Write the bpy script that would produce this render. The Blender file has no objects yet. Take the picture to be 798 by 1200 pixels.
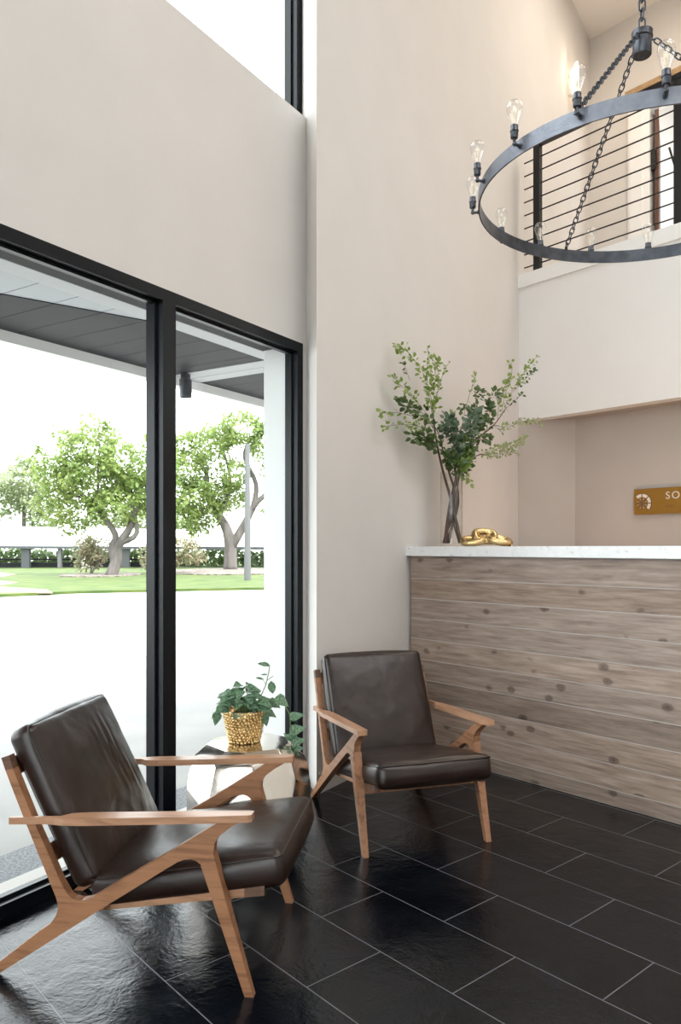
import bpy, bmesh, math, random
from mathutils import Vector, Matrix, noise
random.seed(7)
V = Vector
PI = math.pi
SC = bpy.context.scene
COL = SC.collection

# ------------------------------------------------------------------ camera, sky, sun, lights, exposure
cam_d = bpy.data.cameras.new('camera'); cam = bpy.data.objects.new('camera', cam_d); COL.objects.link(cam)
EYE = 1.30
cam.location = (0, 0, EYE); cam.rotation_euler = (PI/2, 0, 0)
cam_d.sensor_fit = 'VERTICAL'; cam_d.sensor_height = 36; cam_d.lens = 888/1200*36; cam_d.shift_y = 42/1200
cam_d.clip_start = .05; cam_d.clip_end = 400
SC.camera = cam

world = bpy.data.worlds.new('sky'); SC.world = world; world.use_nodes = True
wn = world.node_tree; wn.nodes.clear()
wo = wn.nodes.new('ShaderNodeOutputWorld'); wb = wn.nodes.new('ShaderNodeBackground')
wb.inputs['Color'].default_value = (.93, .97, 1, 1); wb.inputs['Strength'].default_value = 3.9
wn.links.new(wb.outputs[0], wo.inputs[0])

def light(name, kind, loc, energy, color=(1, 1, 1), size=1, size_y=None, rot=(0, 0, 0), spot=None):
    d = bpy.data.lights.new(name, kind); d.energy = energy; d.color = color
    if kind == 'AREA':
        d.size = size
        if size_y: d.shape = 'RECTANGLE'; d.size_y = size_y
    elif kind == 'SUN': d.angle = size
    else: d.shadow_soft_size = size
    o = bpy.data.objects.new(name, d); COL.objects.link(o); o.location = loc; o.rotation_euler = rot
    return o
sun = light('sun', 'SUN', (0, 0, 20), 3.4, (1, .96, .88), .01)
sun.rotation_euler = V((-.42, .38, -.95)).to_track_quat('-Z', 'Y').to_euler()
# unseen fill lamps added high above to brighten the lobby
light('ceiling_fill', 'AREA', (3.0, .2, 7.1), 150, (1, .985, .97), 4, 4)
light('ceiling_fill', 'AREA', (3.6, 6.2, 7.1), 60, (1, .88, .74), 2.0, 1.2)
SC.view_settings.view_transform = 'Standard'; SC.view_settings.look = 'None'
SC.view_settings.gamma = 1; SC.view_settings.use_curve_mapping = False
SC.view_settings.exposure = 0.50
SC.cycles.max_bounces = 10; SC.cycles.diffuse_bounces = 6; SC.cycles.transparent_max_bounces = 24
SC.cycles.sample_clamp_indirect = 8; SC.cycles.use_denoising = True
SC.cycles.caustics_reflective = False; SC.cycles.caustics_refractive = False

# ------------------------------------------------------------------ room axes
US = (.5307, .8476)                      # along the window wall
U = V((.5307, .8476, 0)); Q = V((-.8476, .5307, 0)); M = -Q     # Q points outdoors, M into the room
G = V((.652, -.758, 0)); N = V((.758, .652, 0))                 # along the desk / away from it
W0 = V((-1.187, 2.6416, 0))
P2 = V((-.126, 3.993, 0)); P3 = V((-.222, 4.345, 0))
C0 = V((.451, 4.885, 0)); F0 = V((1.582, 6.721, 0)); B0 = V((2.040, 6.586, 0)); K0 = V((2.904, 8.833, 0))
CEIL = 7.22
def w(t, q, z=0): return W0 + U*t + Q*q + V((0, 0, z))

# ------------------------------------------------------------------ materials
def mat(name, col, rough=.5, metal=0, **kw):
    m = bpy.data.materials.new(name); m.use_nodes = True
    nt = m.node_tree; b = nt.nodes['Principled BSDF']
    b.inputs['Base Color'].default_value = (*col, 1); b.inputs['Roughness'].default_value = rough
    b.inputs['Metallic'].default_value = metal
    for k, v in kw.items(): b.inputs[k.replace('_', ' ')].default_value = v
    m.diffuse_color = (*col, 1)
    return m
def nd(m, t, **kw):
    n = m.node_tree.nodes.new(t)
    for k, v in kw.items():
        if k in n.inputs: n.inputs[k].default_value = v
        else: setattr(n, k, v)
    return n
def lk(m, a, ao, b, bi): m.node_tree.links.new(a.outputs[ao], b.inputs[bi])
def bsdf(m): return m.node_tree.nodes['Principled BSDF']
def coords(m, scale=(1, 1, 1), space='Object'):
    tc = nd(m, 'ShaderNodeTexCoord'); mp = nd(m, 'ShaderNodeMapping'); mp.inputs['Scale'].default_value = scale
    lk(m, tc, space, mp, 'Vector'); return mp
def bump(m, src, out, strength, dist=.01, chain=None):
    b = nd(m, 'ShaderNodeBump'); b.inputs['Strength'].default_value = strength; b.inputs['Distance'].default_value = dist
    lk(m, src, out, b, 'Height')
    if chain: lk(m, chain, 'Normal', b, 'Normal')
    lk(m, b, 'Normal', bsdf(m), 'Normal'); return b
def ramp(m, src, out, stops):
    r = nd(m, 'ShaderNodeValToRGB'); e = r.color_ramp.elements
    while len(e) < len(stops): e.new(.5)
    for i, (p, c) in enumerate(stops): e[i].position = p; e[i].color = (*c, 1) if len(c) == 3 else c
    lk(m, src, out, r, 'Fac'); return r
def noisy(name, c1, c2, scale, rough=.5, bs=0, bscale=None, metal=0, vec=(1, 1, 1), detail=4, bd=.01, **kw):
    m = mat(name, c1, rough, metal, **kw); mp = coords(m, vec)
    n = nd(m, 'ShaderNodeTexNoise', Scale=scale, Detail=detail); lk(m, mp, 'Vector', n, 'Vector')
    r = ramp(m, n, 'Fac', [(.35, c1), (.65, c2)]); lk(m, r, 'Color', bsdf(m), 'Base Color')
    if bs:
        n2 = nd(m, 'ShaderNodeTexNoise', Scale=bscale or scale, Detail=3); lk(m, mp, 'Vector', n2, 'Vector'); bump(m, n2, 'Fac', bs, bd)
    return m
def glassy(name, tint=(1, 1, 1), refl=.1, rough=0.0, edge=.75):
    m = bpy.data.materials.new(name); m.use_nodes = True; nt = m.node_tree; nt.nodes.clear()
    o = nt.nodes.new('ShaderNodeOutputMaterial'); mx = nt.nodes.new('ShaderNodeMixShader')
    t = nt.nodes.new('ShaderNodeBsdfTransparent'); g = nt.nodes.new('ShaderNodeBsdfGlossy')
    t.inputs['Color'].default_value = (*tint, 1); g.inputs['Roughness'].default_value = rough
    lw = nt.nodes.new('ShaderNodeLayerWeight'); lw.inputs['Blend'].default_value = .5
    pw = nt.nodes.new('ShaderNodeMath'); pw.operation = 'POWER'; pw.inputs[1].default_value = 3.5
    ma = nt.nodes.new('ShaderNodeMath'); ma.operation = 'MULTIPLY_ADD'; ma.inputs[1].default_value = edge; ma.inputs[2].default_value = refl
    nt.links.new(lw.outputs['Facing'], pw.inputs[0]); nt.links.new(pw.outputs[0], ma.inputs[0]); nt.links.new(ma.outputs[0], mx.inputs[0]); nt.links.new(t.outputs[0], mx.inputs[1]); nt.links.new(g.outputs[0], mx.inputs[2])
    nt.links.new(mx.outputs[0], o.inputs[0]); return m

M_ = {}
M_['wall'] = noisy('painted_plaster', (.66, .63, .60), (.68, .65, .62), 3, .8, .12, 60, bd=.004)
M_['fascia'] = noisy('white_plaster', (.80, .795, .785), (.82, .815, .805), 3, .8, .1, 60, bd=.004)
M_['recess_shade'] = noisy('shaded_wall_plaster', (.44, .395, .36), (.46, .415, .38), 3, .8, .12, 60, bd=.004)  # wall plaster darkened: shade of the balcony recess put into the colour
M_['white'] = mat('white_paint', (.85, .85, .84), .55)
M_['trimgrey'] = mat('light_grey_trim_paint', (.42, .43, .44), .6)
M_['ceiling'] = mat('ceiling_paint', (.8, .76, .72), .8)
M_['frame'] = mat('black_aluminium', (.004, .0055, .008), .3, Specular_IOR_Level=.3)
M_['glass'] = glassy('window_glass', (.975, .99, .985), .006, 0.0, .2)
M_['black'] = mat('black_steel', (.012, .012, .013), .4, .3)
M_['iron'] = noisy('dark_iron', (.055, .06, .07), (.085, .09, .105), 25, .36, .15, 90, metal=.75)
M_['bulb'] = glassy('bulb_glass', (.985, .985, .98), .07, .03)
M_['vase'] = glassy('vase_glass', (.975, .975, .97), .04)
M_['ringiron'] = noisy('paler_ring_iron', (.19, .205, .245), (.24, .255, .295), 25, .42, .12, 90, metal=.6)
M_['filament'] = mat('filament', (.75, .65, .5), .3, .6)
M_['brass'] = noisy('gold_leaf', (.60, .43, .2), (.70, .52, .27), 30, .26, .25, 35, metal=1)
M_['studgold'] = noisy('hammered_gold', (.62, .44, .2), (.75, .56, .3), 60, .28, metal=1)
M_['nickel'] = noisy('polished_nickel', (.62, .57, .51), (.72, .68, .62), 6, .14, .1, 9, metal=1, bd=.02)
M_['copper'] = mat('sign_bronze', (.34, .18, .03), .42, .55)
M_['signwhite'] = mat('sign_cut_white', (.72, .66, .6), .7)
M_['signdark'] = mat('sign_engraving', (.2, .1, .03), .6)
M_['marble'] = noisy('speckled_quartz', (.80, .80, .79), (.86, .86, .85), 18, .25)
M_['stem'] = mat('woody_stem', (.06, .032, .022), .6)
M_['greenstem'] = mat('green_stem', (.13, .2, .06), .6)

def leafmat(name, c1, c2, scale=40, tr=.35):
    m = noisy(name, c1, c2, scale, .45); b = bsdf(m)
    nt = m.node_tree; out = nt.nodes['Material Output']
    t = nd(m, 'ShaderNodeBsdfTranslucent'); mx = nd(m, 'ShaderNodeMixShader'); mx.inputs[0].default_value = tr
    r = [n for n in nt.nodes if n.type == 'VALTORGB'][0]
    nt.links.new(r.outputs['Color'], t.inputs['Color'])
    nt.links.new(b.outputs[0], mx.inputs[1]); nt.links.new(t.outputs[0], mx.inputs[2]); nt.links.new(mx.outputs[0], out.inputs['Surface'])
    return m
M_['leaf_dark'] = leafmat('dark_green_leaf', (.05, .095, .025), (.11, .17, .05), 30, .2)
M_['leaf_blue'] = leafmat('grey_green_leaf', (.13, .19, .12), (.07, .125, .065), 30, .2)
M_['leaf_light'] = leafmat('light_green_leaf', (.17, .27, .05), (.32, .42, .12), 40, .35)
M_['leaf_pale'] = leafmat('pale_variegated_leaf', (.42, .46, .24), (.2, .28, .09), 90, .3)
M_['leaf_pothos'] = leafmat('speckled_green_leaf', (.05, .13, .055), (.20, .32, .20), 120, .25)
M_['leaf_tree'] = leafmat('tree_leaf', (.17, .25, .065), (.34, .42, .15), .9, .5)
M_['leaf_hedge'] = leafmat('hedge_leaf', (.14, .22, .08), (.28, .38, .15), 3, .3)
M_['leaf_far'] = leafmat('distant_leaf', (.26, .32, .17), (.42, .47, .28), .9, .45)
M_['leaf_dry'] = leafmat('dry_shrub_leaf', (.36, .28, .2), (.3, .34, .18), 3, .3)
M_['bark'] = noisy('tree_bark', (.09, .08, .075), (.17, .15, .14), 3, .9, .5, 10, vec=(1, 1, .3))

def floor_mat():
    m = mat('black_slate_tile', (.012, .014, .017), .2)
    mp = coords(m)
    br = nd(m, 'ShaderNodeTexBrick'); br.offset = .5; br.offset_frequency = 2
    for k, v in (('Scale', 1), ('Mortar Size', .0022), ('Mortar Smooth', .25), ('Brick Width', .605), ('Row Height', .3026), ('Bias', 0)): br.inputs[k].default_value = v
    br.inputs['Color1'].default_value = (.0015, .0025, .0045, 1); br.inputs['Color2'].default_value = (.003, .0045, .0075, 1)
    br.inputs['Mortar'].default_value = (.13, .135, .15, 1)
    lk(m, mp, 'Vector', br, 'Vector')
    n = nd(m, 'ShaderNodeTexNoise', Scale=5, Detail=8, Roughness=.65); lk(m, mp, 'Vector', n, 'Vector')
    r = ramp(m, n, 'Fac', [(.5, (0, 0, 0)), (.95, (.008, .011, .017))])
    mx = nd(m, 'ShaderNodeMix', data_type='RGBA', blend_type='ADD'); mx.inputs[0].default_value = 1
    m.node_tree.links.new(br.outputs['Color'], mx.inputs[6]); m.node_tree.links.new(r.outputs['Color'], mx.inputs[7])
    m.node_tree.links.new(mx.outputs[2], bsdf(m).inputs['Base Color'])
    rr = nd(m, 'ShaderNodeMapRange'); rr.inputs['From Min'].default_value = .3; rr.inputs['From Max'].default_value = .7
    rr.inputs['To Min'].default_value = .13; rr.inputs['To Max'].default_value = .27
    lk(m, n, 'Fac', rr, 'Value'); lk(m, rr, 'Result', bsdf(m), 'Roughness')
    bsdf(m).inputs['Specular IOR Level'].default_value = .38
    n1 = nd(m, 'ShaderNodeTexNoise', Scale=7, Detail=5, Roughness=.6, Distortion=.6); lk(m, mp, 'Vector', n1, 'Vector')
    n2 = nd(m, 'ShaderNodeTexNoise', Scale=70, Detail=4, Roughness=.6); lk(m, mp, 'Vector', n2, 'Vector')
    b1 = bump(m, n1, 'Fac', .35, .012); b2 = bump(m, n2, 'Fac', .28, .003, b1)
    inv = nd(m, 'ShaderNodeMath', operation='SUBTRACT'); inv.inputs[0].default_value = 1; m.node_tree.links.new(br.outputs['Fac'], inv.inputs[1])
    bump(m, inv, 'Value', .5, .003, b2)
    return m
M_['floor'] = floor_mat()

def wood_mat(name, dark, light, scale=22, rough=.4, axis=(.09, 1, 1)):
    m = mat(name, light, rough); mp = coords(m, axis)
    n = nd(m, 'ShaderNodeTexNoise', Scale=scale, Detail=6, Roughness=.6, Distortion=.8); lk(m, mp, 'Vector', n, 'Vector')
    r = ramp(m, n, 'Fac', [(.3, dark), (.5, light), (.72, tuple(c*1.18 for c in light))]); lk(m, r, 'Color', bsdf(m), 'Base Color')
    bump(m, n, 'Fac', .12, .002); return m
M_['wood'] = wood_mat('walnut_wood', (.165, .072, .034), (.32, .152, .076), 40)
M_['wood_arm'] = wood_mat('walnut_arm_wood', (.26, .135, .072), (.42, .23, .135), 40, .3)
M_['wood_end'] = wood_mat('dark_end_grain', (.07, .035, .02), (.13, .068, .045), 60)
M_['wood_door'] = wood_mat('oak_board', (.3, .19, .1), (.42, .28, .15), 20)
M_['wood_brown'] = wood_mat('brown_door_wood', (.06, .028, .02), (.12, .055, .035), 20, .5, (1, 1, .1))

def plank_mat():
    m = mat('whitewashed_knotty_pine', (.3, .2, .15), .62)
    mp = coords(m)                                  # x along the desk, z up
    sx = nd(m, 'ShaderNodeSeparateXYZ'); lk(m, mp, 'Vector', sx, 'Vector')
    a = nd(m, 'ShaderNodeMath', operation='MULTIPLY_ADD'); lk(m, sx, 'Z', a, 0); a.inputs[1].default_value = 1/.128; a.inputs[2].default_value = 10 - 1.105/.128
    fl = nd(m, 'ShaderNodeMath', operation='FLOOR'); lk(m, a, 'Value', fl, 0)
    wn_ = nd(m, 'ShaderNodeTexWhiteNoise', noise_dimensions='1D'); lk(m, fl, 'Value', wn_, 'W')
    # per board offset of the grain
    off = nd(m, 'ShaderNodeMath', operation='MULTIPLY'); lk(m, fl, 'Value', off, 0); off.inputs[1].default_value = 3.71
    ax = nd(m, 'ShaderNodeMath', operation='ADD'); lk(m, sx, 'X', ax, 0); lk(m, off, 'Value', ax, 1)
    cb = nd(m, 'ShaderNodeCombineXYZ'); lk(m, ax, 'Value', cb, 'X'); lk(m, off, 'Value', cb, 'Y'); lk(m, sx, 'Z', cb, 'Z')
    m1 = nd(m, 'ShaderNodeMapping'); m1.inputs['Scale'].default_value = (1.3, 1, 16); lk(m, cb, 'Vector', m1, 'Vector')
    g = nd(m, 'ShaderNodeTexNoise', Scale=3.2, Detail=8, Roughness=.62, Distortion=.35); lk(m, m1, 'Vector', g, 'Vector')
    r = ramp(m, g, 'Fac', [(.25, (.16, .110, .084)), (.5, (.31, .228, .18)), (.75, (.45, .35, .285))])
    hs = nd(m, 'ShaderNodeMapRange'); hs.inputs['To Min'].default_value = .78; hs.inputs['To Max'].default_value = 1.16; lk(m, wn_, 'Value', hs, 'Value')
    hv = nd(m, 'ShaderNodeHueSaturation'); lk(m, r, 'Color', hv, 'Color'); lk(m, hs, 'Result', hv, 'Value')
    sr = nd(m, 'ShaderNodeMapRange'); sr.inputs['To Min'].default_value = .75; sr.inputs['To Max'].default_value = 1.15; lk(m, wn_, 'Color', sr, 'Value'); lk(m, sr, 'Result', hv, 'Saturation')
    # knots
    m2 = nd(m, 'ShaderNodeMapping'); m2.inputs['Scale'].default_value = (5.2, 1, 7.6); lk(m, cb, 'Vector', m2, 'Vector')
    dn = nd(m, 'ShaderNodeTexNoise', Scale=6, Detail=2); lk(m, m2, 'Vector', dn, 'Vector')
    dm = nd(m, 'ShaderNodeMix', data_type='RGBA', blend_type='LINEAR_LIGHT'); dm.inputs[0].default_value = .05
    m.node_tree.links.new(m2.outputs[0], dm.inputs[6]); m.node_tree.links.new(dn.outputs['Color'], dm.inputs[7])
    vo = nd(m, 'ShaderNodeTexVoronoi', Scale=1.0, Randomness=1); m.node_tree.links.new(dm.outputs[2], vo.inputs['Vector'])
    k = ramp(m, vo, 'Distance', [(.04, (.22, .19, .18)), (.08, (.5, .46, .44)), (.11, (.36, .32, .3)), (.19, (1, 1, 1))])
    mx = nd(m, 'ShaderNodeMix', data_type='RGBA', blend_type='MULTIPLY'); mx.inputs[0].default_value = .9
    m.node_tree.links.new(hv.outputs[0], mx.inputs[6]); m.node_tree.links.new(k.outputs[0], mx.inputs[7])
    m.node_tree.links.new(mx.outputs[2], bsdf(m).inputs['Base Color'])
    bump(m, g, 'Fac', .35, .004)
    return m
M_['plank'] = plank_mat()
M_['plank_edge'] = mat('limed_plank_edge', (.5, .45, .41), .7)

def leather():
    m = mat('dark_brown_leather', (.030, .017, .013), .34, Specular_IOR_Level=.42, Coat_Weight=.12, Coat_Roughness=.2)
    mp = coords(m)
    n = nd(m, 'ShaderNodeTexNoise', Scale=9, Detail=5); lk(m, mp, 'Vector', n, 'Vector')
    r = ramp(m, n, 'Fac', [(.3, (.012, .0055, .0038)), (.7, (.024, .0115, .0082))]); lk(m, r, 'Color', bsdf(m), 'Base Color')
    rr = nd(m, 'ShaderNodeMapRange'); rr.inputs['To Min'].default_value = .26; rr.inputs['To Max'].default_value = .42; lk(m, n, 'Fac', rr, 'Value'); lk(m, rr, 'Result', bsdf(m), 'Roughness')
    n1 = nd(m, 'ShaderNodeTexNoise', Scale=5, Detail=3, Distortion=1.2); lk(m, mp, 'Vector', n1, 'Vector')
    v = nd(m, 'ShaderNodeTexVoronoi', Scale=420); lk(m, mp, 'Vector', v, 'Vector')
    b1 = bump(m, n1, 'Fac', .25, .02); bump(m, v, 'Distance', .12, .001, b1)
    return m
M_['leather'] = leather()
M_['asphalt'] = noisy('light_concrete', (.36, .355, .345), (.42, .415, .40), 2, .9)
M_['pebble'] = noisy('washed_pebble_paving', (.16, .17, .18), (.34, .35, .37), 90, .85, .4, 90)
M_['grass'] = noisy('lawn', (.042, .080, .012), (.095, .125, .024), 1.2, .9)
M_['sand'] = noisy('sandy_soil', (.27, .19, .14), (.32, .24, .18), 1.2, .9)
M_['mulch'] = noisy('bark_mulch', (.06, .045, .035), (.3, .25, .22), 6, .9)
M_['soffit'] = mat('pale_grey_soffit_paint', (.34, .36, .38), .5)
M_['soffit_shade_rail'] = mat('soffit_shade_and_dark_rail', (.016, .017, .02), .6, Specular_IOR_Level=.2)  # outer soffit's darkening put into the colour as shade; also the dark carport rail
M_['lintel'] = noisy('shaded_lintel_underside', (.006, .006, .007), (.016, .016, .018), 3, .7)  # shade under the lintel put into a near-black colour
M_['sconce'] = mat('frosted_glass_shade', (.9, .85, .78), .35, Emission_Color=(1, .85, .65, 1), Emission_Strength=.35)
M_['grey'] = mat('grey_concrete_pole', (.13, .13, .135), .8)
M_['darkgrey'] = mat('dark_grey_paint', (.06, .065, .07), .7)

# ------------------------------------------------------------------ mesh helpers
def finish(name, bm, m, parent=None, smooth=False, loc=None, sharp=None, rotz=0):
    me = bpy.data.meshes.new(name)
    bmesh.ops.recalc_face_normals(bm, faces=bm.faces)
    bm.to_mesh(me); bm.free()
    for mm in (m if isinstance(m, (list, tuple)) else [m]): me.materials.append(mm)
    if smooth: me.polygons.foreach_set('use_smooth', [True]*len(me.polygons))
    if sharp: me.set_sharp_from_angle(angle=sharp)
    o = bpy.data.objects.new(name, me); COL.objects.link(o)
    if loc is not None: o.location = loc
    o.rotation_euler.z = rotz
    if parent: o.parent = parent
    return o
def NB(): return bmesh.new()
def quad(bm, pts, mi=0):
    f = bm.faces.new([bm.verts.new(p) for p in pts]); f.material_index = mi; return f
def hexa(bm, b, t, mi=0):
    """prism from bottom ring b to top ring t"""
    vb = [bm.verts.new(p) for p in b]; vt = [bm.verts.new(p) for p in t]; n = len(b)
    fs = [bm.faces.new(vb[::-1]), bm.faces.new(vt)]
    for i in range(n): fs.append(bm.faces.new((vb[i], vb[(i+1) % n], vt[(i+1) % n], vt[i])))
    for f in fs: f.material_index = mi
    return vb+vt
def prism(bm, poly, z0, z1, mi=0):
    return hexa(bm, [V((p[0], p[1], z0)) for p in poly], [V((p[0], p[1], z1)) for p in poly], mi)
def obox(bm, o, a, b, c, mi=0):
    """box from corner o with edge vectors a,b,c"""
    return hexa(bm, [o, o+a, o+a+b, o+b], [o+c, o+a+c, o+a+b+c, o+b+c], mi)
def box(bm, x0, x1, y0, y1, z0, z1, mi=0):
    return obox(bm, V((x0, y0, z0)), V((x1-x0, 0, 0)), V((0, y1-y0, 0)), V((0, 0, z1-z0)), mi)
def wbox(bm, t0, t1, q0, q1, z0, z1, mi=0):
    return obox(bm, w(t0, q0, z0), U*(t1-t0), Q*(q1-q0), V((0, 0, z1-z0)), mi)
def gbox(bm, o, s0, s1, n0, n1, z0, z1, mi=0):
    return obox(bm, V((o.x, o.y, z0))+G*s0+N*n0, G*(s1-s0), N*(n1-n0), V((0, 0, z1-z0)), mi)
def bevel(bm, r, seg=2, ang=.5):
    es = [e for e in bm.edges if len(e.link_faces) == 2 and e.calc_face_angle(0) > ang]
    bmesh.ops.bevel(bm, geom=es, offset=r, segments=seg, profile=.6, affect='EDGES', clamp_overlap=True)
def frame_at(d):
    d = d.normalized(); a = V((0, 0, 1)) if abs(d.z) < .9 else V((1, 0, 0))
    x = d.cross(a).normalized(); return x, d.cross(x).normalized()
def tube(bm, pts, r, seg=8, cap=True, closed=False, mi=0):
    pts = [V(p) for p in pts]; n = len(pts); rs = r if isinstance(r, (list, tuple)) else [r]*n
    rings = []; px = None
    for i, p in enumerate(pts):
        if closed: d = pts[(i+1) % n]-pts[i-1]
        else: d = pts[min(i+1, n-1)]-pts[max(i-1, 0)]
        d.normalize()
        if px is None: x, y = frame_at(d)
        else:
            x = (px - d*px.dot(d)).normalized(); y = d.cross(x)
        px = x
        rings.append([bm.verts.new(p + (x*math.cos(2*PI*k/seg)+y*math.sin(2*PI*k/seg))*rs[i]) for k in range(seg)])
    m_ = n if closed else n-1
    for i in range(m_):
        A, B = rings[i], rings[(i+1) % n]
        for k in range(seg):
            f = bm.faces.new((A[k], A[(k+1) % seg], B[(k+1) % seg], B[k])); f.material_index = mi
    if cap and not closed:
        bm.faces.new(rings[0][::-1]).material_index = mi; bm.faces.new(rings[-1]).material_index = mi
def lathe(bm, prof, c=V((0, 0, 0)), seg=20, axis=V((0, 0, 1))):
    x, y = (V((1, 0, 0)), V((0, 1, 0))) if abs(axis.z) > .99 else frame_at(axis)
    rings = []
    for r, z in prof:
        if r < 1e-6: rings.append([bm.verts.new(c+axis*z)])
        else: rings.append([bm.verts.new(c+axis*z+(x*math.cos(2*PI*k/seg)+y*math.sin(2*PI*k/seg))*r) for k in range(seg)])
    for A, B in zip(rings, rings[1:]):
        for k in range(seg):
            k2 = (k+1) % seg
            if len(A) == 1 and len(B) == 1: continue
            if len(A) == 1: bm.faces.new((A[0], B[k2], B[k]))
            elif len(B) == 1: bm.faces.new((A[k], A[k2], B[0]))
            else: bm.faces.new((A[k], A[k2], B[k2], B[k]))
def ball(bm, c, r, sub=1):
    bmesh.ops.create_icosphere(bm, subdivisions=sub, radius=r, matrix=Matrix.Translation(c))
def leaf(bm, p, d, nrm, L, W, fold=.25, droop=.2, mi=0, shape='oval'):
    d = d.normalized(); s = d.cross(nrm)
    if s.length < 1e-4: s = d.cross(V((.3, .5, .8)))
    s.normalize(); nn = s.cross(d).normalized()
    prof = ((.0, .0), (.22, .38), (.5, .5), (.8, .3), (1, 0)) if shape == 'oval' else ((0, .1), (.12, .5), (.38, .52), (.72, .26), (1, 0))
    mid = []; lf = []; rt = []
    for u, wd in prof:
        c = p+d*L*u-nn*droop*L*u*u; mid.append(bm.verts.new(c))
        if 0 < wd and u < 1:
            lf.append(bm.verts.new(c+s*W*wd+nn*fold*W*wd)); rt.append(bm.verts.new(c-s*W*wd+nn*fold*W*wd))
        else: lf.append(None); rt.append(None)
    for side in (lf, rt):
        for i in range(len(prof)-1):
            vs = [mid[i], mid[i+1]]+([side[i+1]] if side[i+1] else [])+([side[i]] if side[i] else [])
            if len(vs) >= 3:
                f = bm.faces.new(vs); f.material_index = mi; f.smooth = True
def rv(s=1): return V((random.uniform(-s, s), random.uniform(-s, s), random.uniform(-s, s)))

def tag(o, label=None, cat=None, group=None, kind=None):
    if label: o['label'] = label
    if cat: o['category'] = cat
    if group: o['group'] = group
    if kind: o['kind'] = kind
    return o
def thing(name, label, cat, loc=(0, 0, 0), rotz=0, group=None):
    o = bpy.data.objects.new(name, None); COL.objects.link(o); o.empty_display_size = .1
    o.location = loc; o.rotation_euler.z = rotz; return tag(o, label, cat, group)
def struct(name, bm, m, **kw):
    o = finish(name, bm, m, **kw)
    if not kw.get('parent'): o['kind'] = 'structure'
    return o

# ------------------------------------------------------------------ the room shell
def wall_grid(bm, t0, t1, q0, q1, z0, z1, holes):
    ts = sorted({t0, t1, *[h[0] for h in holes], *[h[1] for h in holes]}); zs = sorted({z0, z1, *[h[2] for h in holes], *[h[3] for h in holes]})
    for a, b in zip(ts, ts[1:]):
        run = None
        for c, d in zip(zs, zs[1:]):
            inside = any(h[0]-1e-6 <= a and b <= h[1]+1e-6 and h[2]-1e-6 <= c and d <= h[3]+1e-6 for h in holes)
            if inside:
                if run: wbox(bm, a, b, q0, q1, *run); run = None
            else: run = (run[0] if run else c, d)
        if run: wbox(bm, a, b, q0, q1, *run)
WT = .266
LOW = (-1.75, 1.844, 0, 2.432); UP = (-1.75, 1.95, 3.70, 6.7)
LOW2 = (-5.6, -2.1, 0, 2.432); UP2 = (-5.6, -2.1, 3.70, 6.7)
bm = NB(); wall_grid(bm, -6.4, 2.25, 0, WT, -.1, CEIL+.1, [LOW, UP, LOW2, UP2])
wo_ = struct('wall_left', bm, M_['wall'])
# middle wall, thicker than the window wall and standing a little proud of it
bm = NB(); prism(bm, [P2, K0+U*.3, K0+U*.3+Q*.45, P3+U*.05+Q*.02, P3], -.1, CEIL+.1)
struct('wall_center', bm, M_['wall'])
bm = NB(); obox(bm, P2+U*.02+M*0-V((0, 0, 0)), U*1.1, M*.008, V((0, 0, .11)))
struct('baseboard_center', bm, M_['wall'])
# back wall upstairs with a door opening
DS0, DS1, DZ1 = .735, 1.75, 6.18
bm = NB()
gbox(bm, K0, -.2, DS0, 0, .2, 3.5, CEIL+.1); gbox(bm, K0, DS1, 7.2, 0, .2, 3.5, CEIL+.1); gbox(bm, K0, DS0, DS1, 0, .2, DZ1, CEIL+.1)
gbox(bm, K0, -.2, 3.2, 2.0, 2.1, 3.5, CEIL+.1)
struct('wall_back_upper', bm, M_['wall'])
# balcony: slab, front fascia
bm = NB(); gbox(bm, F0, -.1, 7.2, 0.0, .12, 2.42, 3.60)
struct('wall_balcony', bm, M_['fascia'])
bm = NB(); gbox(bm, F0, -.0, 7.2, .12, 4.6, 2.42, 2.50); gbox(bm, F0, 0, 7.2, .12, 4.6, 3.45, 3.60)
struct('floor_upper', bm, M_['recess_shade'])
bm = NB(); gbox(bm, F0, -.02, 7.2, -.025, .17, 3.592, 3.707); bevel(bm, .004, 1)
struct('trim_1', bm, M_['white'])
# recess under the balcony
bm = NB(); prism(bm, [F0-U*.02, B0, B0+N*.2, F0+U*.25], -.1, 2.45); struct('wall_alcove_side', bm, M_['recess_shade'])
bm = NB(); gbox(bm, B0, -.05, 7.2, 0, .15, -.1, 2.45); struct('wall_alcove', bm, M_['recess_shade'])
# right and rear walls (out of the frame)
RA = K0+G*7.0; RB = V((2.6, -6.4, 0)); LB = w(-6.2, 0)
def seg_wall(name, a, b, outward, h0=-.1, h1=CEIL+.1):
    bm = NB(); obox(bm, V((a.x, a.y, h0)), b-a, outward*.2, V((0, 0, h1-h0))); return struct(name, bm, M_['wall'])
seg_wall('wall_right', RA, RB, V((.95, -.3, 0)))
rd = (LB-RB); RLn = rd.length; rd.normalize(); ro = V((rd.y, -rd.x, 0)); ro = ro if ro.y < 0 else -ro
def rbox(bm, a, b, q0, q1, z0, z1): obox(bm, RB+rd*a+ro*q0+V((0, 0, z0)), rd*(b-a), ro*(q1-q0), V((0, 0, z1-z0)))
bm = NB(); ra, rb = 1.0, RLn-1.0
rbox(bm, -.3, ra, 0, .2, -.1, CEIL+.1); rbox(bm, rb, RLn+.3, 0, .2, -.1, CEIL+.1); rbox(bm, ra, rb, 0, .2, -.1, .3); rbox(bm, ra, rb, 0, .2, 5.2, CEIL+.1)
struct('wall_rear', bm, M_['wall'])
bm = NB(); n_ = 5  # rear window added out of view to light the desk and balcony front
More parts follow.
